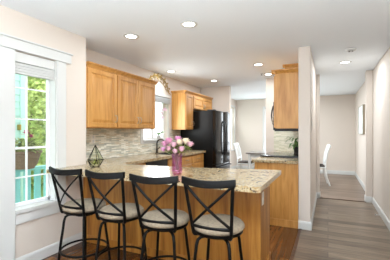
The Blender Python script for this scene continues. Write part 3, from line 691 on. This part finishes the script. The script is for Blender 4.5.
# vase with bouquet
vx, vy = -1.262, 2.27
t = thing('flower_vase', 'tall pink glass vase on the peninsula between the stools', 'vase', (vx, vy, .9105))
m = MB(); m.lathe([(0, .004), (.044, .004), (.048, .03), (.046, .12), (.051, .19), (.054, .205), (.051, .205), (.048, .19), (.043, .12), (.045, .03), (0, .014)], (vx, vy, .9105), 30); m.build('glass', VASEG, t, smooth=True)
MB().lathe([(0, .0), (.034, .0), (.036, .0038), (0, .0038)], (vx, vy, .9105), 24).build('foot', VASEG, t)
PKL = mat('petal_pink', (232, 172, 202), .6, var=.15, bscale=60); PKP = mat('petal_pale', (240, 196, 212), .6, var=.1, bscale=60)
PKC = mat('petal_cream', (244, 228, 204), .6, var=.08, bscale=60); PKM = mat('petal_mauve', (220, 160, 198), .6, var=.15, bscale=60)
blooms = [(-.115, -.02, 1.205, .040, PKL, 'bright pink bloom at the upper left edge of the bouquet'), (-.06, -.05, 1.235, .042, PKL, 'large bright pink bloom at the top left of the bouquet'),
          (-.045, -.075, 1.165, .032, PKP, 'pale pink bloom low at the left front of the bouquet'), (.0, -.06, 1.20, .036, PKP, 'pale pink bloom at the centre front of the bouquet'),
          (.01, .0, 1.25, .038, PKM, 'mauve pink bloom at the very top of the bouquet'), (.055, -.05, 1.225, .036, PKC, 'cream bloom right of the bouquet centre'),
          (.105, -.03, 1.235, .036, PKC, 'cream bloom at the upper right of the bouquet'), (.135, .0, 1.205, .034, PKP, 'blush bloom at the far right edge of the bouquet'),
          (.085, -.07, 1.165, .034, PKP, 'blush bloom low at the right front of the bouquet'), (.03, -.09, 1.145, .030, PKP, 'small blush bloom lowest at the bouquet front'),
          (-.115, -.05, 1.155, .030, PKM, 'small mauve bloom low on the left side of the bouquet'), (-.01, .07, 1.21, .036, PKL, 'pink bloom at the back of the bouquet'),
          (.08, .06, 1.21, .034, PKC, 'cream bloom at the back right of the bouquet')]
for k, (dx, dy, z, r, mm, lb) in enumerate(blooms):
    z -= .02; r *= 1.12
    bx_, by_ = vx+dx, vy+dy
    o = thing('flower', lb, 'flower', (bx_, by_, z), 'flowers in the pink vase')
    m = MB(); m.ball((bx_, by_, z), r*.55, (1, 1, .9), 10, 8)
    for lay, (nn, tilt, L) in enumerate(((5, 1.15, .75), (7, .75, .95), (9, .3, 1.05), (9, -.1, 1.0))):
        for q in range(nn):
            a_ = 2*PI*q/nn+lay*.5+k
            dv = (math.cos(a_)*math.cos(tilt), math.sin(a_)*math.cos(tilt), math.sin(tilt))
            m.leaf((bx_, by_, z-r*.15), dv, r*L, r*.75, -.25)
    m.build('bloom', mm, o, smooth=True)
    ang = 2*PI*k/13
    MB().tube([(vx+.018*math.cos(ang), vy+.018*math.sin(ang), .95), (vx+dx*.22, vy+dy*.22, 1.08), (bx_, by_, z-r*.3)], .0025, 6).build('stem', LEAF, o)
    m = MB()
    for q in range(12):
        a_ = random.uniform(0, 2*PI); m.leaf((vx+dx*.6, vy+dy*.6, 1.09+.45*(z-1.08)), (math.cos(a_), math.sin(a_), random.uniform(.0, .8)), .07, .032, .15)
    m.build('leaves', LEAF, o)

# plant on the right counter
pxx, pyy = -.50, 5.38
t = thing('potted_plant', 'green leafy plant in a dark pot on the counter beyond the range', 'plant', (pxx, pyy, .9105))
MB().lathe([(0, .0), (.045, .0), (.06, .03), (.068, .12), (.06, .12), (.055, .1), (0, .1)], (pxx, pyy, .9105), 24).build('pot', BLKPLAS, t, smooth=True)
m = MB(); st = MB()
for k in range(46):
    a_ = random.uniform(0, 2*PI); el = random.uniform(.1, 1.4); L = random.uniform(.07, .27)
    tip = Vector((pxx, pyy, 1.02))+Vector((math.cos(a_)*math.cos(el), math.sin(a_)*math.cos(el), math.sin(el)))*L
    tip.x = min(tip.x, -.42)
    st.tube([(pxx, pyy, 1.01), tip], .0022, 5)
    m.leaf(tip, (-.3+math.cos(a_), math.sin(a_), random.uniform(-.6, .4)), random.uniform(.06, .09), .045, .5)
for v_ in m.bm.verts: v_.co.x = min(v_.co.x, -.37)
m.build('foliage', LEAFD, t); st.build('stems', LEAFD, t)

# orchid on the sink window sill
ox, oy = -2.965, 4.60
t = thing('orchid', 'white potted orchid with green leaves on the sink window sill', 'plant', (ox, oy, 1.1565))
MB().lathe([(0, 0), (.03, 0), (.042, .08), (.036, .08), (.03, .07), (0, .07)], (ox, oy, 1.1565), 20).build('pot', WHITE, t, smooth=True)
m = MB()
for a_, L in ((-1.9, .2), (-.9, .19), (1.0, .24), (1.7, .2), (.3, .15), (0, .2)): m.leaf((ox, oy, 1.235), (abs(math.cos(a_))*.7, math.sin(a_), .75), L, .06, .35)
m.build('leaves', LEAFD, t)
MB().tube([(ox, oy, 1.22), (ox+.02, oy-.02, 1.4), (ox+.03, oy-.02, 1.6), (ox+.05, oy+.05, 1.74), (ox+.06, oy+.15, 1.76)], .004, 6).build('stem', LEAF, t)
ORP = mat('orchid_petal', (226, 196, 214), .6)
for (dy, z) in ((.0, 1.66), (.05, 1.73), (.10, 1.755), (.15, 1.74), (.02, 1.58)):
    m = MB()
    for q in range(5): m.leaf((ox+.065, oy+dy, z), (.25, math.cos(2*PI*q/5+1.57), math.sin(2*PI*q/5+1.57)), .038, .034, 0, up=(1, 0, 0))
    m.build('flower', ORP, t)

# gold scroll above the sink window
t = thing('wall_scroll', 'gold leafy scroll arch mounted above the sink window', 'wall decoration', (XK+.02, 4.57, 2.12))
m = MB(); C_ = (4.57, 2.05); ry, rz = .40, .335
arcp = [(XK+.022, C_[0]+ry*math.cos(a_), C_[1]+rz*math.sin(a_)) for a_ in [PI*(.04+.92*k/30) for k in range(31)]]
m.tube(arcp, .007, 8)
arcp2 = [(XK+.022, C_[0]+(ry-.09)*math.cos(a_), C_[1]+(rz-.09)*math.sin(a_)) for a_ in [PI*(.12+.76*k/30) for k in range(31)]]
m.tube(arcp2, .005, 8)
for k in range(9):          # spirals between the two arcs
    a0 = PI*(.1+.8*k/8); cc = (C_[0]+(ry-.045)*math.cos(a0), C_[1]+(rz-.045)*math.sin(a0))
    m.tube([(XK+.024, cc[0]+(.042-.0022*q)*math.cos(a0+q*.55), cc[1]+(.042-.0022*q)*math.sin(a0+q*.55)) for q in range(17)], .005, 6)
m.build('scrolls', GOLD, t, smooth=True)
m = MB()
for k in range(19):
    a0 = PI*(.05+.9*k/18); rr = 1.0+.03*(k % 2)
    p = (XK+.03, C_[0]+ry*rr*math.cos(a0), C_[1]+rz*rr*math.sin(a0)); sg = 1 if k % 2 else -1
    m.leaf(p, (.25, math.cos(a0+sg*.9), math.sin(a0+sg*.9)), .062, .026, 0, up=(1, 0, 0))
    m.leaf(p, (.3, -math.cos(a0+sg*.7), -math.sin(a0+sg*.7)), .05, .022, 0, up=(1, 0, 0))
for v_ in m.bm.verts: v_.co.z = min(v_.co.z, 2.432); v_.co.x = max(v_.co.x, XK+.008)
m.build('leaves', GOLD, t)

# ------------------------------------------------------------------ outside the left window
struct(MB().box(-14, -3.15, -6, 16, -.35, -.3).build('ground_outside', GRASS))
t = thing('neighbour_house', 'pale teal sided house wall outside the left window', 'house', (-6.2, 2.5, -.3))
m = MB(); m.box(-8.2, -6.02, -2, 3.93, -.3, 5.0)
for k in range(35): m.prof([(-6.02, -.3+k*.15), (-5.995, -.3+k*.15), (-6.012, -.16+k*.15), (-6.02, -.16+k*.15)], 'y', -2, 3.93)
m.build('wall', TEALP, t)
MB().box(-5.994, -5.97, 3.83, 3.935, -.3, 5.0).build('corner_board', TEALP, t)
l_ = MB().box(-5.994, -5.9, 3.765, 3.805, 1.34, 1.46).build('porch_light', mat('brass', (176, 146, 60), .3, .8), t, bevel=.01)
t = thing('fence', 'bright turquoise picket fence outside the left window', 'fence', (-3.55, 2.4, -.3))
MB().box(-3.62, -3.48, 1.3, 3.4, .80, .835).box(-3.57, -3.53, 1.3, 3.4, .08, .15).build('rails', TEAL, t)
for k in range(15): MB().box(-3.53, -3.505, 1.32+k*.14, 1.32+k*.14+.085, -.3, .7995).build('picket', TEAL, t)
t = thing('flower_pot', 'brown flower pot standing on the turquoise fence rail', 'planter', (-3.5, 2.28, .836))
MB().lathe([(0, 0), (.12, 0), (.16, .06), (.20, .19), (.215, .2), (.215, .225), (.195, .225), (.18, .19), (0, .18)], (-3.5, 2.28, .8355), 28).build('pot', POT, t, smooth=True)
m = MB()
for k in range(300):
    a_ = random.uniform(0, 2*PI); r_ = random.uniform(0, .17); el = random.uniform(-.3, 1.3)
    m.leaf((-3.5+r_*math.cos(a_), 2.28+r_*math.sin(a_), 1.03+random.uniform(0, .17)), (math.cos(a_)*math.cos(el), math.sin(a_)*math.cos(el), math.sin(el)), random.uniform(.04, .1), .035, .5)
m.build('foliage', LEAF, t)
MAG = mat('magenta_petal', (196, 60, 130), .6)
for (dx, dy, dz, r_) in ((.06, .0, 1.27, .07), (.08, .05, 1.23, .05)):
    m = MB()
    for lay in range(3):
        for q in range(9): a_ = 2*PI*q/9+lay; el = .1+.5*lay; m.leaf((-3.5+dx, 2.28+dy, dz), (math.cos(a_)*math.cos(el), math.sin(a_)*math.cos(el), math.sin(el)), r_, .028, .1)
    m.tube([(-3.5+dx*.3, 2.28+dy*.3, 1.04), (-3.5+dx, 2.28+dy, dz)], .004, 5)
    m.build('geranium_bloom', MAG, t)
def tree(x, y, r, zc, n, lb):
    t = thing('leafy_tree', lb, 'tree', (x, y, -.3), 'trees outside the left window')
    MB().tube([(x, y, -.3), (x+.05, y, zc*.5), (x, y+.1, zc)], [.12, .09, .05], 10).build('trunk', mat('bark', (96, 78, 60), .9), t)
    m = MB()
    for k in range(n):
        v = Vector((random.gauss(0, 1), random.gauss(0, 1), random.gauss(0, 1))).normalized()*r*random.uniform(.55, 1)**.6
        v.z *= 1.5
        d_ = Vector((random.uniform(-1, 1), random.uniform(-1, 1), random.uniform(-1, 1))).normalized(); s2 = d_.orthogonal().normalized()
        L = random.uniform(.08, .17); p = Vector((x, y, zc))+v
        q = [m.bm.verts.new(p), m.bm.verts.new(p+d_*L*.5+s2*L*.35), m.bm.verts.new(p+d_*L), m.bm.verts.new(p+d_*L*.5-s2*L*.35)]
        m.bm.faces.new(q)
    m.build('crown', TREEL, t)
tree(-8.3, 5.6, 1.5, 1.9, 17000, 'bright green leafy tree right behind the flower pot outside')
tree(-11.2, 8.6, 1.7, 2.3, 11000, 'second green tree farther off beyond the left window')
